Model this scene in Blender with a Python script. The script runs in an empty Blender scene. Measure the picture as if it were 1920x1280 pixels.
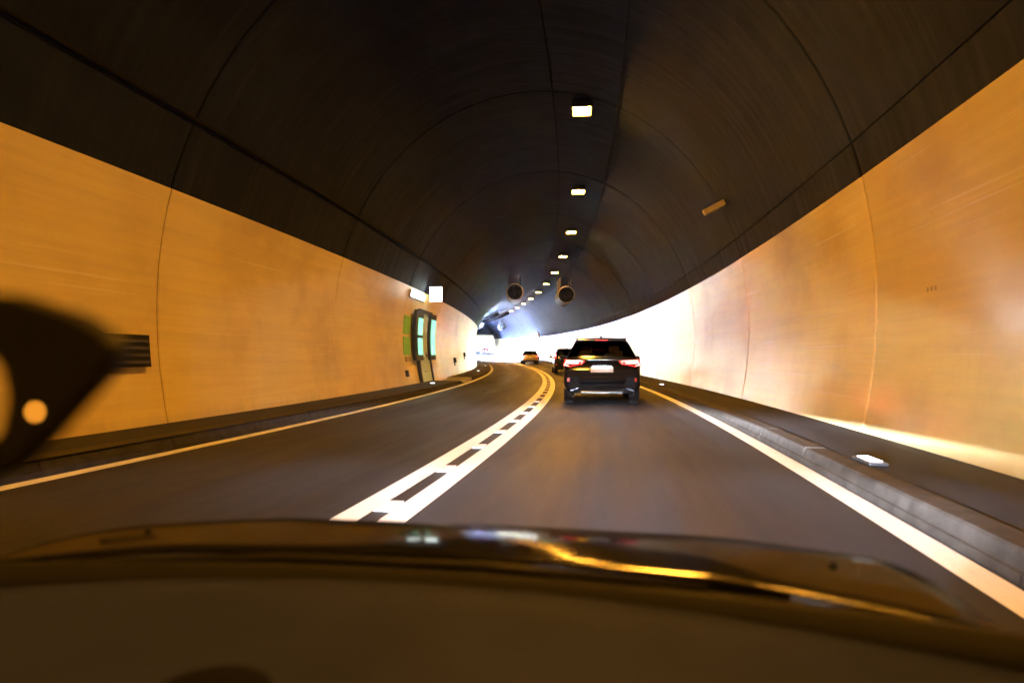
import bpy, bmesh, math, random
from mathutils import Vector, Matrix
random.seed(7)
R = math.radians
scene = bpy.context.scene
COL = scene.collection

# ------------------------------------------------------------------ camera
CAM_H = 1.116
cam = bpy.data.cameras.new('camera')
cam.lens = 24.0; cam.sensor_width = 36.0
cam.shift_y = 33.77 / 1920.0
cam.clip_start = 0.05; cam.clip_end = 6000
cam.dof.use_dof = True; cam.dof.focus_distance = 22.0; cam.dof.aperture_fstop = 1.7
cam_o = bpy.data.objects.new('camera', cam); COL.objects.link(cam_o)
cam_o.location = (0, 0, CAM_H); cam_o.rotation_euler = (R(90), 0, 0)
scene.camera = cam_o

# ------------------------------------------------------------------ world, sun, exposure
SUN_EL, SUN_AZ = R(42), R(235)
world = bpy.data.worlds.new('World'); scene.world = world; world.use_nodes = True
wn = world.node_tree
bg = wn.nodes['Background']; bg.inputs['Strength'].default_value = 0.12
sky = wn.nodes.new('ShaderNodeTexSky'); sky.sky_type = 'NISHITA'; sky.sun_disc = False
sky.sun_elevation = SUN_EL; sky.sun_rotation = SUN_AZ
wn.links.new(sky.outputs[0], bg.inputs[0])
sun = bpy.data.lights.new('sun', 'SUN'); sun.energy = 3.0; sun.angle = R(0.5); sun.color = (1, .95, .88)
sun_o = bpy.data.objects.new('sun', sun); COL.objects.link(sun_o)
sd = Vector((math.sin(SUN_AZ) * math.cos(SUN_EL), math.cos(SUN_AZ) * math.cos(SUN_EL), math.sin(SUN_EL)))
sun_o.rotation_euler = sd.to_track_quat('Z', 'Y').to_euler(); sun_o.location = (60, 200, 80)
vs = scene.view_settings
vs.view_transform = 'Standard'; vs.look = 'None'; vs.exposure = 2.5; vs.gamma = 1.0; vs.use_curve_mapping = False
cy = scene.cycles
cy.use_denoising = True; cy.max_bounces = 9; cy.diffuse_bounces = 5; cy.glossy_bounces = 5
cy.transmission_bounces = 6; cy.transparent_max_bounces = 12
cy.sample_clamp_indirect = 150.0; cy.caustics_reflective = False; cy.caustics_refractive = False
cy.blur_glossy = 0.3

# strengths of the lit lamps of the place
LAMP_E = 112.0; EXIT_E = 5400.0; HEAD_W = 170.0; MAIN_W = 19000.0
DOWN_SIGN = -1.0
SODIUM = (1.0, .40, .034)

# ------------------------------------------------------------------ road alignment (arc length s, offset to the right, height)
X0, TH0, K, K2, KV = -1.79318, .178067, .0046956, -3.7689e-5, 1.91429e-4
DS = .25; S_A, S_B = -80.0, 420.0
_n = int((S_B - S_A) / DS) + 1; _i0 = int(-S_A / DS)
_X = [0.0] * _n; _Y = [0.0] * _n; _T = [0.0] * _n
_T[_i0] = TH0; _X[_i0] = X0
for i in range(_i0 + 1, _n):
    s = S_A + (i - .5) * DS
    _T[i] = _T[i-1] - (K + K2 * min(max(s, 0), 100)) * DS
    t = (_T[i] + _T[i-1]) / 2
    _X[i] = _X[i-1] + math.sin(t) * DS; _Y[i] = _Y[i-1] + math.cos(t) * DS
for i in range(_i0 - 1, -1, -1):
    _T[i] = _T[i+1] + K * DS
    t = (_T[i] + _T[i+1]) / 2
    _X[i] = _X[i+1] - math.sin(t) * DS; _Y[i] = _Y[i+1] - math.cos(t) * DS
def lerp_tab(tab, s):
    f = (s - S_A) / DS; i = min(max(int(f), 0), _n - 2); f -= i
    return tab[i] * (1 - f) + tab[i+1] * f
def grade(s):
    s = max(s, 0)
    return KV * s * s / 2 if s < 170 else KV * 170 * 170 / 2 + KV * 170 * (s - 170)
def heading(s): return lerp_tab(_T, s)
def P(s, off, h=0.0):
    t = heading(s)
    return Vector((lerp_tab(_X, s) + off * math.cos(t), lerp_tab(_Y, s) - off * math.sin(t), grade(s) + h))
def wall_off(h):                       # half width of the tunnel at height h
    return 5.1 * math.sqrt(max(0.0, 1 - ((h - 1.9) / (6.58 if h < 1.9 else 5.75)) ** 2))

# ------------------------------------------------------------------ material helpers
def new_mat(name):
    m = bpy.data.materials.new(name); m.use_nodes = True
    nt = m.node_tree; return m, nt, nt.nodes['Principled BSDF']
def N(nt, t, **kw):
    n = nt.nodes.new(t)
    for k, v in kw.items(): setattr(n, k, v)
    return n
def L(nt, a, b): nt.links.new(a, b)
def uvmap(nt, sx, sy):
    u = N(nt, 'ShaderNodeUVMap'); mp = N(nt, 'ShaderNodeMapping'); mp.inputs['Scale'].default_value = (sx, sy, 1)
    L(nt, u.outputs[0], mp.inputs[0]); return mp.outputs[0]
def noise(nt, vec, scale, detail=4, rough=.55):
    n = N(nt, 'ShaderNodeTexNoise'); n.inputs['Scale'].default_value = scale
    n.inputs['Detail'].default_value = detail; n.inputs['Roughness'].default_value = rough
    if vec is not None: L(nt, vec, n.inputs['Vector'])
    return n.outputs['Fac']
def ramp(nt, fac, stops):
    r = N(nt, 'ShaderNodeValToRGB'); e = r.color_ramp.elements
    while len(e) < len(stops): e.new(.5)
    for el, (p, c) in zip(e, stops):
        el.position = p; el.color = (*c, 1) if len(c) == 3 else c
    L(nt, fac, r.inputs[0]); return r.outputs[0]
def mixc(nt, fac, a, b, mode='MIX'):
    m = N(nt, 'ShaderNodeMix', data_type='RGBA', blend_type=mode)
    for sock, v in ((m.inputs[0], fac), (m.inputs[6], a), (m.inputs[7], b)):
        if hasattr(v, 'is_output'): L(nt, v, sock)
        else: sock.default_value = v if not isinstance(v, tuple) else ((*v, 1) if len(v) == 3 else v)
    return m.outputs[2]
def math_n(nt, op, a, b):
    m = N(nt, 'ShaderNodeMath', operation=op)
    for sock, v in ((m.inputs[0], a), (m.inputs[1], b)):
        if hasattr(v, 'is_output'): L(nt, v, sock)
        else: sock.default_value = v
    return m.outputs[0]
def bump(nt, b, height, strength, dist=.01):
    n = N(nt, 'ShaderNodeBump'); n.inputs['Strength'].default_value = strength; n.inputs['Distance'].default_value = dist
    L(nt, height, n.inputs['Height']); L(nt, n.outputs[0], b.inputs['Normal'])
def simple(name, col, rough=.5, metal=0.0, spec=.5, var=.12, scale=8.0, coat=0.0):
    m, nt, b = new_mat(name)
    tc = N(nt, 'ShaderNodeTexCoord')
    f = noise(nt, tc.outputs['Object'], scale)
    lo = tuple(c * (1 - var) for c in col); hi = tuple(min(1, c * (1 + var)) for c in col)
    L(nt, ramp(nt, f, [(.3, lo), (.7, hi)]), b.inputs['Base Color'])
    b.inputs['Roughness'].default_value = rough; b.inputs['Metallic'].default_value = metal
    b.inputs['Specular IOR Level'].default_value = spec; b.inputs['Coat Weight'].default_value = coat
    b.inputs['Coat Roughness'].default_value = .05
    return m
def emit(name, col, strength):
    m, nt, b = new_mat(name)
    b.inputs['Base Color'].default_value = (*[min(.8, c) for c in col], 1)
    b.inputs['Emission Color'].default_value = (*col, 1); b.inputs['Emission Strength'].default_value = strength
    b.inputs['Roughness'].default_value = .4
    return m

def mat_wall(name, r0, r1):
    m, nt, b = new_mat(name)
    big = noise(nt, uvmap(nt, .35, .45), 1.0, 5, .6)
    streak = noise(nt, uvmap(nt, .25, 7.0), 1.0, 6, .65)
    fine = noise(nt, uvmap(nt, 3.0, 26.0), 1.0, 3, .6)
    drip = noise(nt, uvmap(nt, 5.0, .5), 1.0, 4, .6)
    c = ramp(nt, big, [(.3, (.60, .46, .20)), (.5, (.80, .66, .29)), (.72, (.87, .75, .37))])
    c = mixc(nt, ramp(nt, streak, [(.38, (0, 0, 0)), (.75, (.5, .5, .5))]), c, (.60, .48, .28))
    c = mixc(nt, ramp(nt, drip, [(.6, (0, 0, 0)), (.85, (.2, .2, .2))]), c, (.48, .38, .26))
    pale_streak = noise(nt, uvmap(nt, .22, 24.0), 1.0, 3, .5)
    c = mixc(nt, ramp(nt, pale_streak, [(.64, (0, 0, 0)), (.72, (.55, .55, .55))]), c, (.90, .85, .72))  # long pale streaks in the colour imitate motion blur along the wall
    oi = N(nt, 'ShaderNodeObjectInfo')
    c = mixc(nt, 1.0, c, ramp(nt, oi.outputs['Random'], [(0, (.88, .88, .87)), (1, (1, 1, 1))]), 'MULTIPLY')
    # grime rising from the walkway
    sep = N(nt, 'ShaderNodeSeparateXYZ'); uv = N(nt, 'ShaderNodeUVMap'); L(nt, uv.outputs[0], sep.inputs[0])
    g = math_n(nt, 'ADD', math_n(nt, 'MULTIPLY', sep.outputs[1], 1.6), math_n(nt, 'MULTIPLY', drip, .9))
    c = mixc(nt, ramp(nt, g, [(.45, (.45, .45, .45)), (1.0, (0, 0, 0))]), c, (.42, .36, .29))
    L(nt, c, b.inputs['Base Color'])
    r = ramp(nt, math_n(nt, 'ADD', math_n(nt, 'MULTIPLY', streak, .5), math_n(nt, 'MULTIPLY', noise(nt, uvmap(nt, 1.1, 2.2), 1.0, 5, .65), .5)), [(.3, (r0,) * 3), (.72, (r1,) * 3)])
    L(nt, r, b.inputs['Roughness'])
    b.inputs['Specular IOR Level'].default_value = .5
    bump(nt, b, math_n(nt, 'ADD', streak, math_n(nt, 'MULTIPLY', fine, .4)), .06, .02)
    return m
def mat_vault():
    m, nt, b = new_mat('sooty_concrete')
    big = noise(nt, uvmap(nt, .3, .4), 1.0, 5, .6)
    ring = noise(nt, uvmap(nt, 6.0, .35), 1.0, 5, .65)
    board = N(nt, 'ShaderNodeTexWave', wave_type='BANDS', bands_direction='X', wave_profile='SAW')
    board.inputs['Scale'].default_value = .62; board.inputs['Distortion'].default_value = .3
    L(nt, uvmap(nt, 1, 1), board.inputs['Vector'])
    blot = noise(nt, uvmap(nt, 1.3, 1.6), 1.0, 6, .7)
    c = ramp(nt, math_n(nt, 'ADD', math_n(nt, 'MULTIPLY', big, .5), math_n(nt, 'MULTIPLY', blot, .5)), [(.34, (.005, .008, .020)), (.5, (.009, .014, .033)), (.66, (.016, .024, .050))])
    oi = N(nt, 'ShaderNodeObjectInfo')
    c = mixc(nt, 1.0, c, ramp(nt, oi.outputs['Random'], [(0, (.72, .72, .72)), (1, (1, 1, 1))]), 'MULTIPLY')
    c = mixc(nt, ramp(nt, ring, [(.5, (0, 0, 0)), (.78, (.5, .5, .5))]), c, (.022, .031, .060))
    c = mixc(nt, ramp(nt, board.outputs['Fac'], [(.0, (.75, .75, .75)), (.035, (0, 0, 0))]), c, (.010, .010, .011))
    L(nt, c, b.inputs['Base Color'])
    L(nt, ramp(nt, ring, [(.35, (.8, .8, .8)), (.75, (.6, .6, .6))]), b.inputs['Roughness'])
    b.inputs['Specular IOR Level'].default_value = .12
    bump(nt, b, math_n(nt, 'ADD', ring, board.outputs['Fac']), .25, .02)
    return m
def mat_asphalt(name, base, rough):
    m, nt, b = new_mat(name)
    fine = noise(nt, uvmap(nt, 1, 1), 55.0, 6, .75)
    lane = noise(nt, uvmap(nt, .18, 2.2), 1.0, 5, .6)
    patch = noise(nt, uvmap(nt, .5, .5), 1.0, 4, .6)
    f = math_n(nt, 'ADD', math_n(nt, 'MULTIPLY', fine, .45), math_n(nt, 'ADD', math_n(nt, 'MULTIPLY', lane, .35), math_n(nt, 'MULTIPLY', patch, .2)))
    c = ramp(nt, f, [(.38, tuple(c * .5 for c in base)), (.52, base), (.64, tuple(c * 1.9 for c in base))])
    sep = N(nt, 'ShaderNodeSeparateXYZ'); uv = N(nt, 'ShaderNodeUVMap'); L(nt, uv.outputs[0], sep.inputs[0])
    wob = math_n(nt, 'ADD', sep.outputs[1], math_n(nt, 'MULTIPLY', noise(nt, uvmap(nt, .1, .3), 1.0, 3), .5))
    tr = math_n(nt, 'COSINE', math_n(nt, 'MULTIPLY', math_n(nt, 'SUBTRACT', wob, 6.85), 2 * math.pi / 1.5), 0)
    c = mixc(nt, 1.0, c, ramp(nt, math_n(nt, 'ADD', math_n(nt, 'MULTIPLY', tr, .25), .5), [(.2, (1.0, 1.0, 1.0)), (.8, (.62, .62, .64))]), 'MULTIPLY')
    spot = noise(nt, uvmap(nt, .9, 1.6), 1.0, 5, .65)
    c = mixc(nt, ramp(nt, spot, [(.62, (0, 0, 0)), (.70, (.6, .6, .6))]), c, tuple(x * .4 for x in base))
    L(nt, c, b.inputs['Base Color'])
    L(nt, ramp(nt, math_n(nt, 'SUBTRACT', lane, math_n(nt, 'MULTIPLY', tr, .12)), [(.3, (rough - .1,) * 3), (.7, (rough + .1,) * 3)]), b.inputs['Roughness'])
    b.inputs['Specular IOR Level'].default_value = .3
    bump(nt, b, fine, .5, .012)
    return m
def mat_line():
    m, nt, b = new_mat('road_paint')
    f = noise(nt, uvmap(nt, 1, 1), 30.0, 6, .7)
    wear = noise(nt, uvmap(nt, .8, 4.0), 1.0, 6, .7)
    c = ramp(nt, f, [(.24, (.45, .44, .43)), (.42, (.82, .82, .82))])
    c = mixc(nt, ramp(nt, wear, [(.56, (0, 0, 0)), (.74, (.7, .7, .7))]), c, (.34, .34, .35))
    L(nt, c, b.inputs['Base Color'])
    b.inputs['Roughness'].default_value = .6; bump(nt, b, f, .3, .006)
    return m
def mat_glass(name, tint, refl=1.0):
    m = bpy.data.materials.new(name); m.use_nodes = True; nt = m.node_tree; nt.nodes.clear()
    o = N(nt, 'ShaderNodeOutputMaterial'); mx = N(nt, 'ShaderNodeMixShader')
    tr = N(nt, 'ShaderNodeBsdfTransparent'); gl = N(nt, 'ShaderNodeBsdfGlossy'); fr = N(nt, 'ShaderNodeFresnel')
    tr.inputs[0].default_value = (*tint, 1); gl.inputs['Roughness'].default_value = .03; fr.inputs[0].default_value = 1.5
    L(nt, fr.outputs[0], mx.inputs[0]); L(nt, tr.outputs[0], mx.inputs[1]); L(nt, gl.outputs[0], mx.inputs[2]); L(nt, mx.outputs[0], o.inputs[0])
    return m

def mat_bonnet():
    m = bpy.data.materials.new('bonnet_paint'); m.use_nodes = True; nt = m.node_tree; nt.nodes.clear()
    o = N(nt, 'ShaderNodeOutputMaterial'); mx = N(nt, 'ShaderNodeMixShader'); mx.inputs[0].default_value = .15
    df = N(nt, 'ShaderNodeBsdfDiffuse'); gl = N(nt, 'ShaderNodeBsdfGlossy'); df.inputs[0].default_value = (.010, .010, .011, 1)
    tc = N(nt, 'ShaderNodeTexCoord'); f = noise(nt, tc.outputs['Object'], 6.0)
    L(nt, ramp(nt, f, [(.3, (.07, .07, .07)), (.7, (.14, .14, .14))]), gl.inputs['Roughness'])
    L(nt, df.outputs[0], mx.inputs[1]); L(nt, gl.outputs[0], mx.inputs[2]); L(nt, mx.outputs[0], o.inputs[0])
    return m

M = dict(
    wall=mat_wall('tunnel_paint', .10, .20), wall_matt=mat_wall('tunnel_paint_matt', .30, .45), vault=mat_vault(),
    asphalt=mat_asphalt('road_asphalt', (.020, .0245, .036), .6),
    walk=mat_asphalt('walkway_asphalt', (.022, .028, .045), .8),
    line=mat_line(),
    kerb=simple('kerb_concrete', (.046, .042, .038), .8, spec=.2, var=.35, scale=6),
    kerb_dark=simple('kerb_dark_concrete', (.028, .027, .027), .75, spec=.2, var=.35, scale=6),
    ramp=simple('ramp_concrete', (.26, .26, .25), .7, var=.25, scale=4),
    shell=simple('joint_filler', (.10, .09, .08), .8),
    steel=simple('galvanised_steel', (.42, .43, .45), .42, .9, var=.2),
    dark_steel=simple('dark_steel', (.07, .072, .078), .45, .6),
    cable_black=simple('cable_black', (.010, .010, .012), .8, spec=.05),
    gloss_black=simple('gloss_black_trim', (.02, .022, .028), .2),
    fan_ring=simple('fan_paint', (.42, .34, .22), .4, .0),
    fan_dark=simple('fan_interior', (.022, .023, .026), .5),
    black=simple('black_plastic', (.012, .012, .013), .5, spec=.15),
    black_matte=simple('unpainted_black_plastic', (.010, .010, .012), .55, spec=.12),
    rubber=simple('tyre_rubber', (.022, .022, .024), .75),
    chrome=simple('chrome', (.16, .18, .22), .18, 1.0, var=.05),
    alloy=simple('wheel_alloy', (.45, .46, .48), .28, .9, var=.1),
    plate=simple('plate_white', (.86, .86, .86), .4, var=.03),
    seat=simple('seat_cloth', (.34, .27, .20), .8),
    red_lens=emit('red_lens', (.75, .012, .015), .16),
    reflector=simple('red_reflector', (.75, .10, .07), .25, coat=.5),
    door=simple('door_paint', (.62, .86, .84), .45, var=.08),
    frame=simple('door_frame_dark', (.02, .026, .025), .5),
    pale_green=simple('pale_green_sheet', (.22, .62, .12), .5, var=.08),
    dash=simple('dashboard_vinyl', (.015, .021, .085), .75, spec=.15, var=.15, scale=5),
    grille_cloth=simple('speaker_grille', (.004, .004, .006), .8, spec=.05),
    ego_paint=mat_bonnet(),
    glass=mat_glass('car_glass', (.62, .66, .66)),
    lamp=emit('sodium_lamp', SODIUM, LAMP_E),
    exit_lamp=emit('exit_zone_lamp', (.60, .76, 1.25), EXIT_E),
    led=emit('walkway_led', (.78, .88, 1.0), 2.0),
    sign=emit('lit_white_sign', (.86, 1.0, .95), 2.6),
    green=emit('lit_green_sign', (.055, .20, .115), 1.25),
    tail=emit('tail_lamp_lit', (1.0, .10, .09), 2.2),
    tail_core=emit('tail_lamp_core', (1.0, .24, .20), .9),
    plate_lamp=emit('plate_lamp', (.9, .95, 1.0), 2.2),
    amber=emit('amber_glint', (1.0, .36, .03), 2.2),
    earth=simple('verge_earth', (.16, .17, .10), .9, var=.4, scale=.4),
    portal=simple('portal_concrete', (.022, .025, .032), .8, var=.15, scale=.8),
    pale_wall=simple('pale_retaining_wall', (.55, .55, .53), .8, var=.15, scale=.5),
    amber_case=simple('amber_case', (.80, .70, .45), .4),
    mark=simple('stencil_paint', (.34, .26, .14), .7),
)

# ------------------------------------------------------------------ mesh helpers
class MB:
    def __init__(self): self.v = []; self.f = []; self.uv = []; self.smooth = []
    def vert(self, p): self.v.append(Vector(p)); return len(self.v) - 1
    def face(self, idx, uv=None, smooth=False):
        self.f.append(tuple(idx)); self.uv.append(uv); self.smooth.append(smooth)
    def box(self, c, sz, rot=None):
        x, y, z = (q / 2 for q in sz)
        pts = [Vector((a * x, b * y, d * z)) for a in (-1, 1) for b in (-1, 1) for d in (-1, 1)]
        i = [self.vert((rot @ p if rot else p) + Vector(c)) for p in pts]
        for q in ((0, 1, 3, 2), (4, 6, 7, 5), (0, 4, 5, 1), (2, 3, 7, 6), (0, 2, 6, 4), (1, 5, 7, 3)):
            self.face([i[k] for k in q])
        return self
    def tube(self, pts, r, n=8, closed_ends=True, smooth=True):
        pts = [Vector(p) for p in pts]; rings = []
        for k, p in enumerate(pts):
            d = (pts[min(k + 1, len(pts) - 1)] - pts[max(k - 1, 0)]).normalized()
            a = d.cross(Vector((0, 0, 1)))
            if a.length < 1e-3: a = Vector((1, 0, 0))
            a.normalize(); b = d.cross(a)
            rr = r[k] if isinstance(r, (list, tuple)) else r
            rings.append([self.vert(p + (a * math.cos(2 * math.pi * j / n) + b * math.sin(2 * math.pi * j / n)) * rr) for j in range(n)])
        for A, B in zip(rings, rings[1:]):
            for j in range(n): self.face((A[j], A[(j + 1) % n], B[(j + 1) % n], B[j]), None, smooth)
        if closed_ends:
            self.face(rings[0][::-1]); self.face(rings[-1])
        return self
    def lathe(self, prof, axis='y', n=20, c=(0, 0, 0), smooth=True):   # prof: (radius, along)
        rings = []
        for r, t in prof:
            ring = []
            for j in range(n):
                a = 2 * math.pi * j / n; u, w = r * math.cos(a), r * math.sin(a)
                p = (u, t, w) if axis == 'y' else ((t, u, w) if axis == 'x' else (u, w, t))
                ring.append(self.vert(Vector(p) + Vector(c)))
            rings.append(ring)
        for A, B in zip(rings, rings[1:]):
            for j in range(n): self.face((A[j], A[(j + 1) % n], B[(j + 1) % n], B[j]), None, smooth)
        return self
    def disc(self, r, t, axis='y', n=20, c=(0, 0, 0)):
        idx = []
        for j in range(n):
            a = 2 * math.pi * j / n; u, w = r * math.cos(a), r * math.sin(a)
            p = (u, t, w) if axis == 'y' else ((t, u, w) if axis == 'x' else (u, w, t))
            idx.append(self.vert(Vector(p) + Vector(c)))
        self.face(idx); return self
    def build(self, name, mat, parent=None, bevel=0.0, smooth_all=False, solid=0.0, segs=2):
        me = bpy.data.meshes.new(name); me.from_pydata([tuple(p) for p in self.v], [], self.f)
        if any(u is not None for u in self.uv):
            lay = me.uv_layers.new(name='UVMap'); k = 0
            for fi, f in enumerate(self.f):
                for j in range(len(f)):
                    if self.uv[fi]: lay.data[k].uv = self.uv[fi][j]
                    k += 1
        for p, sm in zip(me.polygons, self.smooth): p.use_smooth = sm or smooth_all
        me.validate(); me.update()
        bm = bmesh.new(); bm.from_mesh(me)
        bmesh.ops.recalc_face_normals(bm, faces=bm.faces); bm.to_mesh(me); bm.free()
        me.materials.append(M[mat] if isinstance(mat, str) else mat)
        o = bpy.data.objects.new(name, me); COL.objects.link(o)
        if parent: o.parent = parent
        if solid:
            md = o.modifiers.new('thickness', 'SOLIDIFY'); md.thickness = solid; md.offset = -1
        if bevel:
            md = o.modifiers.new('edge', 'BEVEL'); md.width = bevel; md.segments = segs; md.limit_method = 'ANGLE'
        return o
def tag(o, label=None, cat=None, group=None, kind=None):
    if label: o['label'] = label
    if cat: o['category'] = cat
    if group: o['group'] = group
    if kind: o['kind'] = kind
    return o
def empty(name, loc=(0, 0, 0), rz=0.0):
    o = bpy.data.objects.new(name, None); COL.objects.link(o); o.location = loc; o.rotation_euler = (0, 0, rz); o.empty_display_size = .2
    return o
def at(name, s, off, h=0.0): return empty(name, P(s, off, h), -heading(s))
def sweep(mb, prof, sa, sb, step, smooth=True, close=False, caps=False):
    """sweep a profile [(off, h)] along the alignment; UV = (metres along, metres around)"""
    n = max(1, int(math.ceil((sb - sa) / step)))
    arc = [0.0]
    pr = list(prof) + ([prof[0]] if close else [])
    for a, b in zip(pr, pr[1:]): arc.append(arc[-1] + math.hypot(b[0] - a[0], b[1] - a[1]))
    rows = []
    for k in range(n + 1):
        s = sa + (sb - sa) * k / n
        rows.append((s, [mb.vert(P(s, o, h)) for o, h in prof]))
    m = len(prof)
    for (s0, A), (s1, B) in zip(rows, rows[1:]):
        for j in range(m if close else m - 1):
            j2 = (j + 1) % m
            mb.face((A[j], A[j2], B[j2], B[j]), [(s0, arc[j]), (s0, arc[j + 1]), (s1, arc[j + 1]), (s1, arc[j])], smooth)
    if caps:
        mb.face(rows[0][1]); mb.face(rows[-1][1][::-1])
    return mb
def dup(root, loc, rz, label=None):
    r = root.copy(); COL.objects.link(r); r.location = loc; r.rotation_euler = (0, 0, rz)
    if label: r['label'] = label
    def kids(a, b):
        for ch in [c for c in a.children]:
            c = ch.copy(); COL.objects.link(c); c.parent = b; kids(ch, c)
    kids(root, r)
    return r

# ================================================================== THE SETTING
S_BACK, S_PORT = -45.0, 160.0
mb = sweep(MB(), [(-5.6, -.0), (5.6, -.0)], S_BACK, S_PORT + .5, 1.0)
tag(mb.build('road', 'asphalt'), kind='structure')
mb = sweep(MB(), [(-5.2, -.004), (5.2, -.004)], S_PORT + .5, 400, 4.0)
tag(mb.build('road', 'asphalt'), kind='structure')

# painted lines
markings = empty('road_markings'); tag(markings, kind='structure')
for c, w in ((-3.54, .19), (-.172, .20), (.172, .20), (3.54, .20)):
    sweep(MB(), [(c - w / 2, .004), (c + w / 2, .004)], S_BACK, 200, .75).build('edge_line' if abs(c) > 1 else 'centre_line', 'line', markings)
s = 1.5
while s < 150:
    w = .062
    pr = [(-w, .004), (-w, .014), (w, .014), (w, .004)]
    mb = MB(); sweep(mb, pr, s, s + .34, .34, smooth=False, caps=True)
    mb.build('rumble_block', 'line', markings); s += 1.78

# walkways
for side in (-1, 1):
    w = sweep(MB(), [(side * 3.93, .150), (side * 5.02, .158)], S_BACK, 24.2 if side < 0 else S_PORT, 1.0).build('walkway', 'walk')
    tag(w, kind='structure')
tag(sweep(MB(), [(-3.93, .150), (-5.02, .158)], 33.4, S_PORT, 1.0).build('walkway', 'walk'), kind='structure')
mb = MB()
sweep(mb, [(-3.93, .150), (-5.02, .158)], 24.2, 28.6, .5)
tag(mb.build('walkway', 'walk'), kind='structure')
# dropped crossing before the emergency door
rampo = empty('dropped_crossing', P(31, -4.3)); tag(rampo, kind='structure'); rampo.location = (0, 0, 0)
sweep(MB(), [(-3.66, .010), (-5.02, .05)], 29.6, 32.4, .5).build('slab', 'ramp', rampo)
for a, b in ((28.6, 29.6), (33.4, 32.4)):
    mb = MB(); i = [mb.vert(P(a, -3.93, .150)), mb.vert(P(a, -5.02, .158)), mb.vert(P(b, -5.02, .05)), mb.vert(P(b, -3.66, .010)), mb.vert(P(a, -3.70, .148))]
    mb.face(i); mb.build('ramp_slope', 'ramp', rampo)

# kerbs, stone by stone near the camera
for side in (-1, 1):
    k = empty('kerb'); tag(k, kind='structure')
    s = -6.0; ln = 2.0
    while s < S_PORT:
        ln = 2.0 if s < 70 else 6.0
        if side < 0 and 28.4 < s + ln / 2 < 33.5:
            s += ln; continue
        x0, x1 = 3.665, 3.925
        dz = random.uniform(-.004, .004)
        pr = [(side * x0, -.02), (side * (x0 + .012), .055), (side * (x0 + .03), .062), (side * (x0 + .05), .145 + dz), (side * (x0 + .07), .162 + dz), (side * x1, .162 + dz), (side * x1, -.02)]
        mb = MB(); sweep(mb, pr, s + .006, s + ln - .006, 1.0, smooth=False, caps=True)
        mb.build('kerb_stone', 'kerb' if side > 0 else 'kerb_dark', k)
        s += ln
    # flush top strip on the road side of the walkway (pale edging)
    if side < 0:
        sweep(MB(), [(-3.94, .157), (-4.05, .158)], S_BACK, 28.4, 1.0).build('edging_strip', 'kerb', k)
        sweep(MB(), [(-3.70, .168), (-3.92, .168)], S_BACK, 28.0, 1.0).build('kerb_top', 'kerb', k)
        sweep(MB(), [(-3.70, .168), (-3.92, .168)], 34.0, S_PORT, 2.0).build('kerb_top', 'kerb', k)

# lining: wall panels and vault segments, block by block, joints recessed
BL, J0 = 7.2, 9.7
blocks = []
s = J0 - BL * 8
while s < S_PORT - .1:
    blocks.append((max(s, S_BACK), min(s + BL, S_PORT))); s += BL
def lining_piece(h0, h1, s0, s1, side, proud, nseg, crown_to=None):
    """inner face plus folded-back edges"""
    if crown_to is None:
        prof = [(side * (wall_off(h0 + (h1 - h0) * k / nseg) - proud), h0 + (h1 - h0) * k / nseg) for k in range(nseg + 1)]
    else:
        prof = []
        a0 = math.acos(min(1, max(-1, wall_off(h0) / 5.1))); a1 = math.acos(min(1, max(-1, wall_off(h1) / 5.1)))
        for k in range(nseg + 1):
            a = a0 + (math.pi - a1 - a0) * k / nseg
            prof.append((-(5.1 - proud) * math.cos(a), 1.9 + (5.75 - proud) * math.sin(a)))
    def outw(o, h, d):
        v = Vector((o / 5.1 ** 2, (h - 1.9) / 5.9 ** 2)); v.normalize(); return (o + v.x * d, h + v.y * d)
    prof = [outw(*prof[0], .10)] + prof + [outw(*prof[-1], .10)]
    mb = MB(); g = .013
    n = 5; a, b = s0 + g, s1 - g
    ss = [(a - .0, .10), (a, .012), (a + .03, 0.0)] + [(a + (b - a) * k / n, 0.0) for k in range(1, n)] + [(b - .03, 0.0), (b, .012), (b, .10)]
    arc = [0.0]
    for p, q in zip(prof, prof[1:]): arc.append(arc[-1] + math.hypot(q[0] - p[0], q[1] - p[1]))
    if crown_to is None: arc = [x - arc[1] + h0 for x in arc]
    rows = []
    for sv, d in ss: rows.append((sv, [mb.vert(P(sv, *(outw(o, h, d) if d else (o, h)))) for o, h in prof]))
    sd_ = 40.0 if side < 0 else 0.0
    mp = len(prof)
    for ri, ((u0, A), (u1, B)) in enumerate(zip(rows, rows[1:])):
        for j in range(mp - 1):
            q = (A[j], A[j+1], B[j+1], B[j]); flat = ri < 2 or ri >= len(rows) - 3 or j == 0 or j == mp - 2
            if flat: q = tuple(mb.vert(mb.v[x]) for x in q)
            mb.face(q, [(u0 + sd_, arc[j]), (u0 + sd_, arc[j+1]), (u1 + sd_, arc[j+1]), (u1 + sd_, arc[j])], not flat)
    return mb
wall_L = empty('tunnel_wall'); tag(wall_L, 'yellow-lit painted wall on the left with the green emergency door', 'wall')
wall_R = empty('tunnel_wall'); tag(wall_R, 'painted wall curving past the dark cars on the right, glaring white far off', 'wall')
vault = empty('tunnel_vault'); tag(vault, 'dark sooty concrete vault arching over the whole road', 'tunnel ceiling')
TL, TR, HL, HR = 3.66, 3.49, 4.62, 3.93
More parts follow.
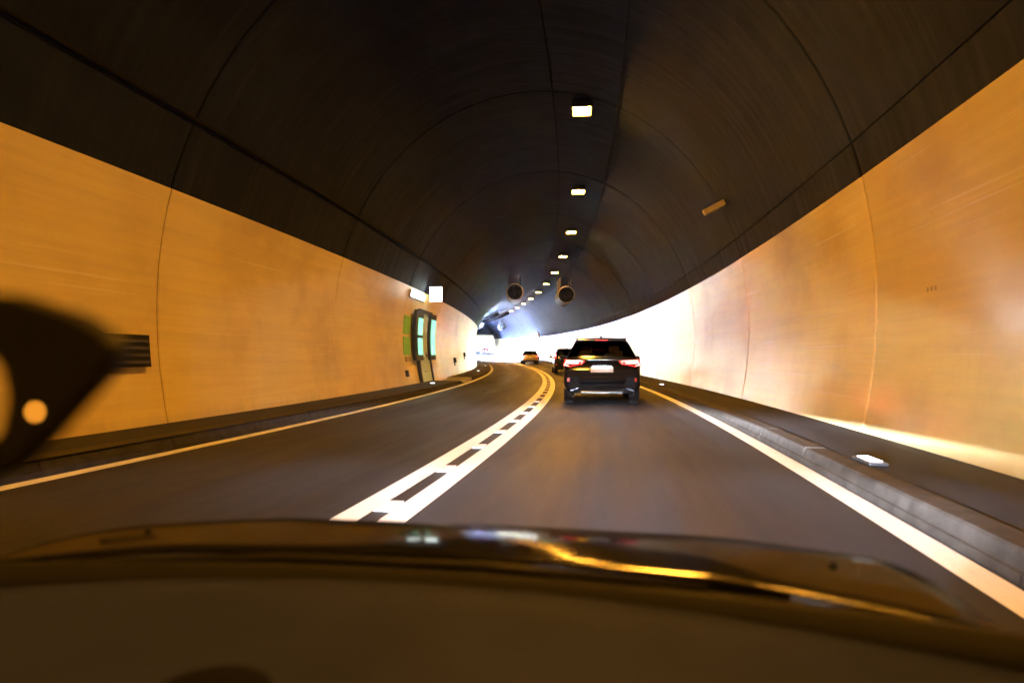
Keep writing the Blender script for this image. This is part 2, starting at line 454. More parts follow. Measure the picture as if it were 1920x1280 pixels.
for s0, s1 in blocks:
    lining_piece(.08, TL, s0, s1, -1, .012, 12).build('wall_panel', 'wall_matt', wall_L)
    lining_piece(.08, TR, s0, s1, 1, .012, 12).build('wall_panel', 'wall', wall_R)
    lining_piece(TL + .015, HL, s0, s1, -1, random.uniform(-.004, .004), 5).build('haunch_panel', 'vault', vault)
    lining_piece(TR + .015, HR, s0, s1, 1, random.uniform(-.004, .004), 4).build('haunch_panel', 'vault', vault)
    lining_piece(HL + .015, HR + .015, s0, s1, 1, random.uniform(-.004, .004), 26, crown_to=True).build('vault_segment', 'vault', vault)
prof = []
for k in range(11): h = -.4 + (1.9 + .4) * k / 11; prof.append((-(wall_off(h) + .075), h))
for k in range(31):
    a = math.pi * k / 30; prof.append((-(5.1 + .075) * math.cos(a), 1.9 + (5.75 + .075) * math.sin(a)))
for k in range(10, -1, -1): h = -.4 + (1.9 + .4) * k / 11; prof.append((wall_off(h) + .075, h))
mb = MB(); sweep(mb, prof, S_BACK, S_PORT, 2.0)
idx = [mb.vert(P(S_BACK, o, h)) for o, h in prof]; mb.face(idx)       # unseen cap far behind the car, added to keep sky light out
mb.build('backing_shell', 'shell', vault, solid=-.25)

# portal: a concrete header across the top of the opening and the face around it
portal = empty('tunnel_portal', P(S_PORT, 0)); portal.location = (0, 0, 0)
tag(portal, 'dark grey portal header above the bright far opening', 'portal')
def in_arch(n=30, e=0.0):
    return [(-(5.1 + e) * math.cos(math.pi * k / n), 1.9 + (5.75 + e) * math.sin(math.pi * k / n)) for k in range(n + 1)]
HB = 4.35
mb = MB(); pr = [p for p in in_arch(60, .3) if p[1] >= HB]
for t in (0, .4):
    i = [mb.vert(P(S_PORT + .05 + t, o, h)) for o, h in pr]; mb.face(i)
m_ = len(pr)
for j in range(m_): mb.face((j, (j + 1) % m_, (j + 1) % m_ + m_, j + m_))
mb.build('header', 'portal', portal)
mb = MB(); inner = [(-5.15, -1)] + [(o, max(h, -1)) for o, h in in_arch(30, .05)] + [(5.15, -1)]; outer = [(-16, -1)] + [(o * 3.1, 1.9 + (h - 1.9) * 2.0) for o, h in in_arch(30)] + [(16, -1)]
A = [mb.vert(P(S_PORT + .5, *p)) for p in inner]; B = [mb.vert(P(S_PORT + .5, *p)) for p in outer]
for j in range(len(A) - 1): mb.face((A[j], A[j+1], B[j+1], B[j]))
mb.build('face_wall', 'portal', portal, solid=.4)

# outside: verge beside the road, big ground sheet to the horizon
for side in (-1, 1):
    mb = sweep(MB(), [(side * 5.2, -.01), (side * 9, .25), (side * 22, 1.5), (side * 60, 9.0)], S_PORT + .95, 400, 6.0)
    tag(mb.build('verge', 'earth'), kind='structure')
mb = MB(); g = 3500
mb.face([mb.vert(p) for p in ((-g, -g, -1.2), (g, -g, -1.2), (g, g, -1.2), (-g, g, -1.2))])
tag(mb.build('ground', 'earth'), kind='structure')
rw = empty('retaining_wall'); tag(rw, 'pale retaining wall beside the road beyond the portal', 'wall')
for k in range(12):
    sweep(MB(), [(6.0, -.3), (6.2, 3.4), (6.6, 3.4), (6.6, -.3)], S_PORT + 1 + k * 6, S_PORT + 6.94 + k * 6, 3, smooth=False, caps=True).build('panel', 'pale_wall', rw)

# ================================================================== TUNNEL FITTINGS
ORD = ['nearest', 'second', 'third', 'fourth', 'fifth', 'sixth', 'seventh', 'eighth', 'ninth', 'tenth', 'eleventh', 'twelfth', 'thirteenth', 'fourteenth', 'fifteenth', 'sixteenth']
# -- ceiling lamps
def make_lamp():
    r = empty('ceiling_lamp')
    MB().box((0, 0, .085), (.50, .66, .13)).build('housing', 'dark_steel', r, bevel=.015)
    MB().box((0, 0, .015), (.42, .58, .02)).build('lens', 'lamp', r, bevel=.006)
    mb = MB()
    for y in (-.325, .325): mb.box((0, y, .01), (.50, .012, .05))
    for x in (-.244, .244): mb.box((x, 0, .01), (.012, .638, .05))
    mb.build('rim', 'dark_steel', r)
    for y in (-.2, .2): MB().box((0, y, .19), (.05, .05, .12)).build('bracket', 'dark_steel', r)
    return r
lamp0 = None
for i in range(-6, 16):
    s = 17.3 + 8.34 * i
    if lamp0 is None:
        o = lamp0 = make_lamp(); tag(o, 'x', 'lamp', 'warm lamps along the crown of the vault')
    else: o = dup(lamp0, (0, 0, 0), 0)
    o.location = P(s, 1.14, 7.27); o.rotation_euler = (0, 0, -heading(s))
    o['label'] = ('warm glowing ceiling lamp, %s along the row' % ORD[i]) if i >= 0 else 'warm ceiling lamp behind the camera, out of view'
# -- conduits along the crown and the cable on the left haunch
def run(name, off, h, r, a, b, label):
    mb = MB(); n = int((b - a) / 1.5); mb.tube([P(a + (b - a) * k / n, off, h) for k in range(n + 1)], r, 8)
    return tag(mb.build(name, 'cable_black'), label, 'cable', 'cables along the vault')
hv = lambda off, d: 1.9 + 5.75 * math.sqrt(1 - (off / 5.1) ** 2) - d
run('cable_conduit', .42, hv(.42, .02), .014, -20, S_PORT - 1, 'thin dark conduit along the crown left of the lamp row')
run('cable_conduit', 2.0, hv(2.0, .02), .012, -20, S_PORT - 1, 'thin dark conduit along the vault right of the lamp row')
run('cable_pipe', -4.44, 4.66, .032, -20, S_PORT - 1, 'dark cable pipe running along the left haunch of the vault')

# -- jet fans
def make_fan():
    r = empty('jet_fan')
    rad, ln = .60, 3.4
    mb = MB(); mb.lathe([(rad, 0), (rad, ln), (rad - .04, ln), (rad - .04, 0), (rad, 0)], 'y', 28)
    body = mb.build('casing', 'fan_dark', r)
    MB().lathe([(rad - .045, .10), (rad - .045, -.02), (rad - .02, -.05), (rad + .005, -.04), (rad + .022, .0), (rad + .012, .04), (rad + .003, .05)], 'y', 32).build('intake_ring', 'fan_ring', r)
    MB().lathe([(0.001, -.02), (.09, .02), (.14, .12), (.15, .5)], 'y', 16).build('hub', 'fan_dark', r)
    for k in range(9):
        a = 2 * math.pi * k / 9; mb = MB(); q = []
        for rr, tw in ((.13, .55), (.34, .38), (.55, .25)):
            d = Vector((math.cos(a), 0, math.sin(a))); tn = Vector((-math.sin(a), 0, math.cos(a)))
            q.append([mb.vert(d * rr + tn * (e * .09) + Vector((0, .35 + e * .09 * math.tan(tw), 0))) for e in (-1, 1)])
        for A, B in zip(q, q[1:]): mb.face((A[0], A[1], B[1], B[0]), None, True)
        mb.build('blade', 'fan_dark', r, solid=.012)
    MB().disc(rad - .045, 1.4, 'y', 24).build('stator', 'fan_dark', r)
    mb = MB()
    for k in range(4): mb.lathe([(.14 + .12 * k, .0), (.15 + .12 * k, .0), (.15 + .12 * k, .012), (.14 + .12 * k, .012)], 'y', 20)
    mb.box((0, .006, 0), (1.1, .012, .014)); mb.box((0, .006, 0), (.014, .012, 1.1))
    mb.build('guard', 'dark_steel', r)
    for y in (.6, 2.7):
        for x in (-.42, .42): MB().box((x, y, .82), (.06, .08, .95)).build('hanger', 'dark_steel', r)
    return r
fan0 = make_fan(); tag(fan0, 'x', 'fan', 'jet fans hung under the vault')
fans = [(50, -1.80, 5.80, 'near jet fan hanging left of the lamp row, ring dimly lit'), (50, 1.95, 5.60, 'near jet fan hanging right of the lamp row, ring brightly lit'),
        (122, -2.05, 5.85, 'far dark jet fan beside the left wall edge'), (122, 2.05, 5.55, 'far dark jet fan in front of the pale blue vault')]
for k, (s, off, h, lab) in enumerate(fans):
    o = fan0 if k == 0 else dup(fan0, (0, 0, 0), 0)
    o.location = P(s, off, h); o.rotation_euler = (0, 0, -heading(s)); o['label'] = lab
    if s > 100:  # far rings get the dark colour so they look backlit
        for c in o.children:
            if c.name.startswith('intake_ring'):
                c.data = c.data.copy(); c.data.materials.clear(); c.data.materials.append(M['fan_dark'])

# -- exit-zone lighting: trays with bright white luminaires, facing on down the road
for ti, off in enumerate((-1.25, .15)):
    tray = empty('luminaire_tray'); tag(tray, ['dark luminaire rack along the far vault, left of two', 'dark luminaire rack along the far vault, right of two'][ti], 'rack', 'luminaire racks in the exit zone')
    h = hv(off, .62)
    for e in (-.28, .28):
        sweep(MB(), [(off + e - .02, h), (off + e + .02, h), (off + e + .02, h + .09), (off + e - .02, h + .09)], 96, 158, 2.0, smooth=False, close=True, caps=True).build('rail', 'dark_steel', tray)
    s = 96.5
    while s < 158:
        p = P(s, off, h + .02); rot = Matrix.Rotation(-heading(s), 3, 'Z')
        MB().box(p, (.60, .05, .05), rot).build('rung', 'dark_steel', tray)
        MB().box(p + Vector((0, 0, .32)), (.04, .04, .55), rot).build('hanger', 'dark_steel', tray)
        s += 1.5
    s = 97.2
    while s < 143:
        p = P(s, off, h - .07); rot = Matrix.Rotation(-heading(s), 3, 'Z') @ Matrix.Rotation(R(-10), 3, 'Y') @ Matrix.Rotation(R(15), 3, 'X')
        b = MB().box(p, (.62, .46, .14), rot).build('luminaire', 'dark_steel', tray)
        MB().box(p + rot @ Vector((0, 0, -.075)), (.54, .38, .012), rot).build('lens', 'exit_lamp', b)
        sh = MB()
        for cx, cy_, sx_, sy_ in ((-.30, 0, .012, .46), (.30, 0, .012, .46), (0, -.224, .588, .012), (0, .224, .588, .012)):
            sh.box(p + rot @ Vector((cx, cy_, -.21)), (sx_, sy_, .28), rot)
        sh.build('shroud', 'black', b)  # skirts added to keep the lens light off the vault
        s += 2.4

# -- walkway LED markers
def make_led():
    r = empty('walkway_marker_light')
    MB().box((0, 0, .016), (.17, .46, .032)).build('housing', 'dark_steel', r, bevel=.012)
    for k in range(5): MB().box((0, -.152 + .076 * k, .034), (.10, .052, .014)).build('lens', 'led', r, bevel=.005)
    return r
led0 = make_led(); tag(led0, 'x', 'marker light', 'marker lights on the walkways')
leds = [(7.0, 4.02, .158, 'bright marker light on the right walkway, nearest the camera'), (24.4, 4.02, .158, 'marker light on the right walkway beside the dark car'),
        (24.9, -4.2, .160, 'marker light on the left walkway at the foot of the green door'), (44.3, -4.2, .16, 'marker light on the left walkway, first past the green door'),
        (62.6, -4.12, .16, 'marker light on the left walkway, second past the green door'), (81.8, -4.1, .16, 'marker light on the left walkway, third past the green door'), (97.0, -4.1, .16, 'farthest marker light on the left walkway'),
        (43.5, 4.05, .16, 'marker light on the right walkway hidden behind the dark cars'), (62.5, 4.05, .16, 'right walkway marker light past the second car'),
        (81.5, 4.05, .16, 'right walkway marker light beside the gold car'), (100.5, 4.05, .16, 'right walkway marker light past the gold car'), (119.5, 4.05, .16, 'farthest marker light on the right walkway')]
for k, (s, off, h, lab) in enumerate(leds):
    o = led0 if k == 0 else dup(led0, (0, 0, 0), 0)
    o.location = P(s, off, h); o.rotation_euler = (0, 0, -heading(s)); o['label'] = lab

# -- emergency door set in the left wall
def wall_patch(s0, s1, h0, h1, depth0, depth1, name, mat, parent, nh=8, side=-1):
    """slab that follows the curve of the wall, from depth0 to depth1 proud of it"""
    mb = MB(); rows = []
    for d in (depth0, depth1):
        for sv in (s0, s1):
            rows.append([mb.vert(P(sv, side * (wall_off(h0 + (h1 - h0) * k / nh) - .012 - d), h0 + (h1 - h0) * k / nh)) for k in range(nh + 1)])
    a, b, c, d = rows
    for A, B in ((c, d), (a, c), (b, d), (a, b)):
        for k in range(nh): mb.face((A[k], A[k+1], B[k+1], B[k]), None, False)
    mb.face((a[0], b[0], d[0], c[0])); mb.face((a[-1], b[-1], d[-1], c[-1]))
    return mb.build(name, mat, parent)
door = empty('emergency_door'); tag(door, 'pale emergency door between glowing green panels in the left wall', 'door')
leaf = wall_patch(26.30, 28.55, .17, 2.86, .0, .07, 'door_leaf', 'door', door, 12)
wall_patch(27.75, 27.9, 1.18, 1.24, .07, .13, 'handle', 'dark_steel', leaf, 1)
wall_patch(27.68, 27.93, 1.10, 1.33, .07, .09, 'lock_plate', 'steel', leaf, 1)
wall_patch(27.15, 27.35, .55, .60, .07, .09, 'kick_mark', 'dark_steel', leaf, 1)
wall_patch(26.12, 26.30, .17, 2.96, .0, .12, 'jamb', 'frame', door, 10)
wall_patch(28.55, 28.72, .17, 2.96, .0, .12, 'jamb', 'frame', door, 10)
wall_patch(26.12, 28.72, 2.86, 3.0, .0, .118, 'lintel', 'frame', door, 2)
for (a, b, splits) in ((25.25, 26.60, 2), (28.15, 29.45, 1)):
    box = wall_patch(a, b, 1.02, 2.92, .075, .19, 'sign_case', 'frame', door, 8)
    hh = (2.72 - 1.2) / splits
    for q in range(splits):
        wall_patch(a + .42 if splits == 2 else a + .2, b - .1, 1.2 + q * hh + .03, 1.2 + (q + 1) * hh - (.09 if splits == 2 else .03), .19, .205, 'green_pane', 'green', box, 5)
for q in range(2):
    wall_patch(24.0, 25.05, 1.22 + q * .76, 1.22 + q * .76 + .66, .0, .03, 'green_sheet', 'pale_green', door, 4)
wall_patch(24.2, 25.0, .98, 1.16, .0, .05, 'notice_plate', 'fan_ring', door, 2)
wall_patch(23.95, 24.1, .45, .68, .0, .10, 'socket_box', 'dark_steel', door, 2)
# lit sign above the door, standing out from the wall
sg = at('lit_sign', 26.9, -4.42, 3.62); tag(sg, 'white glowing box sign above the green emergency door', 'sign')
MB().box((0, 0, 0), (.50, .10, .60)).build('case', 'steel', sg, bevel=.01)
for y in (-.056, .056): MB().box((0, y, 0), (.47, .012, .57)).build('sign_face', 'sign', sg)
MB().box((-.32, 0, .05), (.16, .05, .05)).build('bracket', 'dark_steel', sg)
lsg = empty('sign_glow'); tag(lsg, 'low white glow patch on the wall left of the box sign', 'glow patch')
wall_patch(24.2, 26.7, 3.30, 3.56, .0, .07, 'case', 'steel', lsg, 2); wall_patch(24.25, 26.65, 3.33, 3.53, .07, .082, 'lens', 'sign', lsg, 2)  # glowing slab added to imitate the blurred light on the wall beside the sign

# -- small things on the walls
gb = empty('louvred_cabinet'); tag(gb, 'black louvred cabinet low on the left wall behind the phone holder', 'cabinet')
wall_patch(8.3, 9.35, 1.0, 1.46, .0, .10, 'case', 'black', gb, 3)
for q in range(4): wall_patch(8.36, 9.30, 1.05 + q * .10, 1.09 + q * .10, .10, .125, 'louvre', 'dark_steel', gb, 1)
nm = empty('wall_stencil'); tag(nm, 'small faded dark stencil mark on the right wall', 'marking')
for q in range(3): wall_patch(8.10 + q * .09, 8.145 + q * .09, 1.85, 1.90, -.002, .003, 'stroke', 'mark', nm, 1, side=1)
for (s, h, lab) in ((36.8, .95, 'small dark socket on the left wall past the green door'), (43, 1.25, 'narrow dark box on the left wall near the bend')):
    sk = empty('wall_socket'); tag(sk, lab, 'socket')
    wall_patch(s, s + .35, h - .13, h + .13, .0, .12, 'case', 'black', sk, 1); wall_patch(s + .1, s + .25, h - .3, h - .13, .0, .05, 'conduit', 'dark_steel', sk, 1)
wl = at('wall_camera', 16.4, 4.36, 4.62); tag(wl, 'tilted camera on a bracket with an amber-lit flank, high on the right', 'camera')
rt = Matrix.Rotation(R(-27), 3, 'Y')
MB().box((-.18, 0, -.02), (.52, .16, .13), rt).build('housing', 'amber_case', wl, bevel=.015)
MB().box((-.18, .0, .06), (.56, .2, .015), rt).build('hood', 'dark_steel', wl)
MB().tube([(.06, 0, .06), (.16, .02, .02), (.24, .02, .10)], .025, 8).build('bracket', 'dark_steel', wl)
MB().tube([(.24, .02, .10), (.20, .03, .3), (.30, .03, -.15), (.42, .03, -.4)], .016, 8).build('cable', 'dark_steel', wl)
hs = empty('wall_riser'); tag(hs, 'dark curved riser pipe down the bright right wall behind the gold car', 'pipe')
pp = [P(97.5, wall_off(h) - .12, h) for h in [.25 + .3 * k for k in range(14)]]
MB().tube(pp, .09, 8).build('pipe', 'dark_steel', hs)
wall_patch(96.6, 98.2, 3.5, 4.1, .02, .3, 'junction_box', 'steel', hs, 2, side=1)
MB().box(P(97.5, wall_off(2.4) - .12, 2.4), (.26, .26, .3)).build('coupling', 'plate', hs)

# ================================================================== CARS
def car(name, label, s, off, paint, Lc=4.6, W=.94, H=1.66, belt=1.06, tail='c', detail=True, twist=0.0):
    root = at(name, s, off); tag(root, label, 'car', 'cars driving ahead'); root.rotation_euler.z += twist
    pm = simple(name + '_paint', paint, .12, .0, coat=.6, var=.04)
    f = Lc / 4.6; g = H / 1.66
    ST = [(0.0, .80, .66), (.02, .86, .74), (.05, .895, .84), (.09, .915, .95), (.14, .925, 1.04), (.19, .93, 1.10), (.26, .935, 1.17), (.42, .94, 1.36), (.56, .94, 1.51), (.64, .94, 1.575), (.9, .94, 1.625), (1.6, .94, 1.66), (2.3, .94, 1.65), (2.62, .94, 1.60), (3.0, .935, 1.38), (3.36, .93, 1.15), (3.55, .925, 1.09), (4.1, .91, 1.0), (4.4, .87, .90), (4.56, .80, .76), (4.6, .72, .66)]
    ST = [(y * f, w * W / .94, T * g) for y, w, T in ST]
    zb = .29
    def topz(y):
        for (a, _, Ta), (b, _, Tb) in zip(ST, ST[1:]):
            if a <= y <= b: return Ta + (Tb - Ta) * (y - a) / (b - a)
        return ST[-1][2]
    def ysurf(z):
        for (a, _, Ta), (b, _, Tb) in zip(ST, ST[1:]):
            if Ta <= z <= Tb: return a + (b - a) * (z - Ta) / (Tb - Ta)
        return 0.0
    def section(y, w, T):
        pts = [(0, zb), (w * .88, zb), (w * .985, zb + .13)]
        if T > belt + .02:
            wr = w * (.955 - .30 * min(1, (T - belt) / (.6 * g)))
            pts += [(w, .62 * g), (w * .985, belt - .09), (w * .955, belt)]
            zc = T - .055
            pts += [(w * .955 + (wr - w * .955) * .5, belt + (zc - belt) * .52), (wr, zc), (wr * .9, T - .018), (wr * .55, T), (0, T + .008)]
        else:
            zz = [min(.62 * g, T - .14), min(belt - .09, T - .07), min(belt, T - .03)]
            pts += [(w, zz[0]), (w * .985, zz[1]), (w * .955, zz[2]), (w * .92, T - .015), (w * .86, T - .005), (w * .76, T), (w * .5, T + .004), (0, T + .008)]
        return pts
    secs = [section(*q) for q in ST]; m = len(secs[0])
    bins = {}
    def put(key):
        if key not in bins: bins[key] = MB()
        return bins[key]
    def kind(k, j):
        y0, y1 = ST[k][0] / f, ST[k + 1][0] / f
        if 7 <= j and .24 <= y0 and y1 <= .57: return 'rear_window'
        if 7 <= j and 2.6 <= y0 and y1 <= 3.37: return 'windscreen'
        if k < 2: return 'bumper_cover'
        if 5 <= j <= 6 and .6 <= y0 and y1 <= 2.65: return 'side_window'
        return 'body'
    for sx in (-1, 1):
        for k in range(len(ST) - 1):
            for j in range(m - 1):
                kd = kind(k, j)
                key = kd if kd != 'side_window' else ('side_window', sx)
                b = put(key); A, B = secs[k], secs[k + 1]; ya, yb = ST[k][0], ST[k + 1][0]
                q = [(sx * A[j][0], ya, A[j][1]), (sx * A[j+1][0], ya, A[j+1][1]), (sx * B[j+1][0], yb, B[j+1][1]), (sx * B[j][0], yb, B[j][1])]
                b.face([b.vert(p) for p in q], None, True)
    for k in (0, -1):
        b = put('bumper_cover' if k == 0 else 'body')
        pts = [(x, ST[k][0], z) for x, z in secs[k]] + [(-x, ST[k][0], z) for x, z in secs[k][::-1][1:-1]]
        b.face([b.vert(p) for p in pts])
    for key, b in bins.items():
        nm = key if isinstance(key, str) else key[0]
        o = b.build(nm, pm if nm == 'body' else ((pm if name == 'gold_car' else 'black_matte') if nm == 'bumper_cover' else 'glass'), root)
        bm = bmesh.new(); bm.from_mesh(o.data); bmesh.ops.remove_doubles(bm, verts=bm.verts, dist=.002); bmesh.ops.recalc_face_normals(bm, faces=bm.faces); bm.to_mesh(o.data); bm.free()
    # wheels
    for sx in (-1, 1):
        for y in (.82 * f, 3.62 * f):
            x = sx * (W - .13)
            t = MB().lathe([(.20, -.115), (.31, -.12), (.345, -.09), (.35, 0), (.345, .09), (.31, .12), (.20, .115), (.20, -.115)], 'x', 24, (x, y, .35)).build('wheel', 'rubber', root)
            rm = MB(); rm.disc(.06, sx * .10, 'x', 12, (x, y, .35)); rm.lathe([(.205, sx * .12), (.185, sx * .10), (.185, sx * .02)], 'x', 20, (x, y, .35))
            for q in range(5):
                a = 2 * math.pi * q / 5; rm.box((x + sx * .09, y + math.cos(a) * .11, .35 + math.sin(a) * .11), (.03, .17, .045), Matrix.Rotation(a, 3, 'X'))
            rm.build('rim', 'alloy', t)
    # tail lamps
    zt = 1.0 * g
    for sx in (-1, 1):
        if tail == 'c':
            y0 = ysurf(zt)
            def yy(z, x): return ysurf(z) - .012 + max(0, abs(x) - .78) * .55
            mb = MB(); o_ = [(.40, zt + .055), (.66, zt + .075), (W - .035, zt + .095), (W - .01, zt - .06), (.78, zt - .085), (.60, zt - .045), (.47, zt - .03)]
            A = [mb.vert((sx * x, yy(z, x) - .012, z)) for x, z in o_]; B = [mb.vert((sx * x, yy(z, x) + .10, z)) for x, z in o_]
            mb.face(A); mb.face(B[::-1])
            for j in range(len(A)): mb.face((A[j], A[(j+1) % len(A)], B[(j+1) % len(A)], B[j]))
            ln = mb.build('tail_lamp', 'red_lens', root)
            pa = [(.50, zt - .018), (.455, zt + .045), (.66, zt + .058), (.855, zt + .062), (.90, zt - .045), (.80, zt - .065)]
            MB().tube([(sx * x, yy(z, x) - .026, z) for x, z in pa], [.010, .013, .016, .020, .024, .012], 8).build('light_bar', 'tail_core', ln)
            MB().tube([(sx * x, yy(z, x) - .020, z) for x, z in ((.56, zt + .005), (.72, zt + .01), (.86, zt + .008))], .028, 8).build('glow_bar', 'tail', ln)
        elif tail == 'tall':
            mb = MB().box((sx * (W - .075), .20, 1.16 * g), (.11, .22, .40)); ln = mb.build('tail_lamp', 'red_lens', root, bevel=.02)
            MB().box((sx * (W - .085), .085, 1.20 * g), (.075, .03, .16)).build('light_bar', 'tail_core', ln)
        else:
            mb = MB().box((sx * (W - .20), .085, .96 * g), (.36, .16, .15)); ln = mb.build('tail_lamp', 'red_lens', root, bevel=.03)
            MB().box((sx * (W - .17), .0, .97 * g), (.24, .03, .07)).build('light_bar', 'tail_core' if tail == 'bright' else 'tail', ln)
        MB().box((sx * (W - .14), -.008, .60 * g), (.065, .05, .09)).build('reflector', 'reflector', root, bevel=.01)
    # number plate, bumper, lower skirt
    zp = .84 * g
    MB().box((0, ysurf(zp) - .02, zp), (.54, .02, .125), Matrix.Rotation(R(-12), 3, 'X')).build('number_plate', 'plate', root)
    if tail == 'c': MB().box((0, ysurf(zp) - .035, zp + .085), (.46, .022, .014)).build('plate_lamp', 'plate_lamp', root)
    if detail:
        mb = MB(); n = 10
        for zz, dy, hw in ((.66, -.015, .84), (.60, -.035, .86), (.52, -.03, .86), (.47, -.005, .85)): pass
        lv = [(.675, -.005, .80), (.655, -.03, .83), (.57, -.04, .85), (.50, -.02, .85)]
        rows = [[mb.vert((hw * (2 * k / n - 1), dy + .16 * abs(2 * k / n - 1) ** 4, zz)) for k in range(n + 1)] for zz, dy, hw in lv]
        for A, B in zip(rows, rows[1:]):
            for k in range(n): mb.face((A[k], A[k+1], B[k+1], B[k]), None, True)
        mb.build('bumper', pm if name == 'gold_car' else 'black_matte', root, solid=.05)
        MB().box((0, .05, .36), (1.50, .16, .17)).build('skirt', 'black_matte', root, bevel=.03)
        MB().box((0, -.03, .30), (1.02, .05, .075)).build('diffuser', 'gloss_black', root, bevel=.015)
        for sx in (-1, 1):
            t = MB(); t.tube([(sx * .70, .10, .27), (sx * .70, -.06, .27)], [.055, .062], 14, closed_ends=False); t.build('exhaust_tip', 'chrome', root, solid=.008)
            MB().box((sx * .67, -.035, .37), (.20, .03, .02), Matrix.Rotation(R(sx * 18), 3, 'Y')).build('trim', 'chrome', root)
        MB().box((0, .50 * f, 1.585 * g), (1.16, .30, .035), Matrix.Rotation(R(6), 3, 'X')).build('spoiler', pm, root, bevel=.014)
        MB().box((0, .36 * f, 1.565 * g), (.30, .02, .02)).build('brake_lamp', 'red_lens', root)
        for q, x in enumerate((-.09, -.03, .03, .09)): MB().box((x - .0, ysurf(.955) - .012, .955), (.032, .01, .03)).build('badge', 'chrome', root)
        MB().tube([(.0, .20, 1.155), (.16, .21, 1.185), (.34, .205, 1.17)], .012, 6).build('wiper', 'black', root)
        MB().box((0, .95 * f, 1.665 * g), (.05, .16, .05)).build('aerial', 'black', root, bevel=.015)
        MB().box((0, .16, 1.085), (1.25, .02, .012)).build('tailgate_trim', 'chrome', root)
        for sx in (-1, 1):
            MB().tube([(sx * .60, .75 * f, 1.57 * g), (sx * .612, .95 * f, 1.63 * g), (sx * .615, 2.2 * f, 1.655 * g), (sx * .61, 2.4 * f, 1.61 * g)], .016, 8).build('roof_rail', 'black', root)
    for sx in (-1, 1):
        a = MB().box((sx * (W + .10), 3.0 * f, belt + .05), (.20, .10, .15)); mo = a.build('wing_mirror', pm, root, bevel=.04)
        MB().box((sx * (W + .005), 3.02 * f, belt - .02), (.10, .05, .04)).build('arm', 'black', mo)
    # seats seen through the glass
    for (x, y) in ((-.36, 2.0), (.36, 2.0)):
        st = MB().box((x, y * f, .95 * g), (.48, .14, .62)).build('seat', 'seat', root, bevel=.06)
        MB().box((x, (y - .02) * f, 1.36 * g), (.27, .10, .19)).build('headrest', 'seat', st, bevel=.05)
    st = MB().box((0, 1.05 * f, .86 * g), (1.34, .14, .56)).build('rear_seat', 'seat', root, bevel=.06)
    for x in (-.42, .42): MB().box((x, 1.03 * f, 1.24 * g), (.25, .09, .15)).build('headrest', 'seat', st, bevel=.04)
    return root
car('leading_car', 'dark sport utility car close ahead with red C-shaped tail lamps and blank plate', 16.75, 1.62, (.010, .011, .016))
car('dark_car', 'dark tall hatchback half hidden behind the car close ahead', 44.2, 1.60, (.012, .013, .017), Lc=4.2, W=.90, H=1.66, tail='tall', detail=True)
car('gold_car', 'small gold estate car farther on, before the bright wall', 78.0, 1.42, (.42, .35, .22), Lc=4.3, W=.90, H=1.56, belt=1.0, tail='plain', detail=True)
car('far_car', 'tiny dark red car entering the bright far opening', 146.0, 1.25, (.05, .012, .016), Lc=4.3, W=.90, H=1.5, belt=.98, tail='bright', detail=False)
car('distant_car', 'tiny grey car just past the far red one, left of it', 172.0, .9, (.05, .055, .07), Lc=4.4, W=.90, H=1.5, belt=.98, tail='plain', detail=False)

# ================================================================== THE CAR THE PICTURE IS TAKEN FROM
CX = -.38                                                  # its centre line, left of the camera
own = empty('own_car', (0, 0, 0), -TH0); tag(own, 'dark bonnet and brown dashboard of the car one looks out of', 'car')
def drop(y, d):                                            # bonnet height below the eye
    return .372 + .20 * max(0, y - 1.2) ** 2 + .030 * d * d + .10 * max(0, d - .6) ** 2 + .9 * max(0, y - 2.05) ** 2
mb = MB(); nx, ny = 40, 26; grid = []
for j in range(ny + 1):
    row = []
    for i in range(nx + 1):
        d = -.93 + 1.86 * i / nx
        y0 = 1.27 - .16 * d * d; y1 = 2.15 - .22 * d * d
        y = y0 + (y1 - y0) * j / ny
        ridge = .004 * math.exp(-((abs(d) - .55) / .12) ** 2)
        row.append(mb.vert((CX + d, y, CAM_H - drop(y, abs(d)) + ridge)))
    grid.append(row)
for A, B in zip(grid, grid[1:]):
    for i in range(nx): mb.face((A[i], A[i+1], B[i+1], B[i]), None, True)
mb.build('bonnet', 'ego_paint', own, solid=.012)
mb = MB(); grid = []
for t, z in ((0, -.50), (.0, -.395), (.02, -.39), (.10, -.40)):
    grid.append([mb.vert((CX + d, 1.21 - .17 * d * d + t * .6, CAM_H + z)) for d in [-1.0 + 2.0 * i / 30 for i in range(31)]])
for A, B in zip(grid, grid[1:]):
    for i in range(30): mb.face((A[i], A[i+1], B[i+1], B[i]), None, True)
mb.build('cowl', 'black', own, solid=.01)
mb = MB(); grid = []
for k in range(15):
    row = []
    for i in range(31):
        d = -1.0 + 2.0 * i / 30
        yf = 1.195 - .17 * d * d; y = .42 + (yf - .42) * k / 14
        z = -.408 - .020 * (1 - k / 14) ** 2 + .012 * math.exp(-((k - 12.0) / 1.2) ** 2) - .03 * d * d
        row.append(mb.vert((CX + d, y, CAM_H + z)))
    grid.append(row)
for A, B in zip(grid, grid[1:]):
    for i in range(30): mb.face((A[i], A[i+1], B[i+1], B[i]), None, True)
dash = mb.build('dashboard', 'dash', own, solid=.03)
MB().lathe([(.075, .012), (.070, .016), (.001, .018)], 'z', 24, (-.52, .765, CAM_H - .425)).build('speaker_grille', 'grille_cloth', dash)
MB().tube([(CX - .75, 1.16, CAM_H - .402), (CX - .3, 1.235, CAM_H - .386), (CX + .1, 1.24, CAM_H - .384), (CX + .5, 1.20, CAM_H - .388)], .009, 8).build('wiper', 'black', own)
for d in (-.74, .76):
    MB().lathe([(.009, 0), (.009, .005), (.005, .009), (.001, .0095)], 'z', 12, (CX + d, 1.42, CAM_H - drop(1.42, abs(d)))).build('washer_jet', 'black', own)
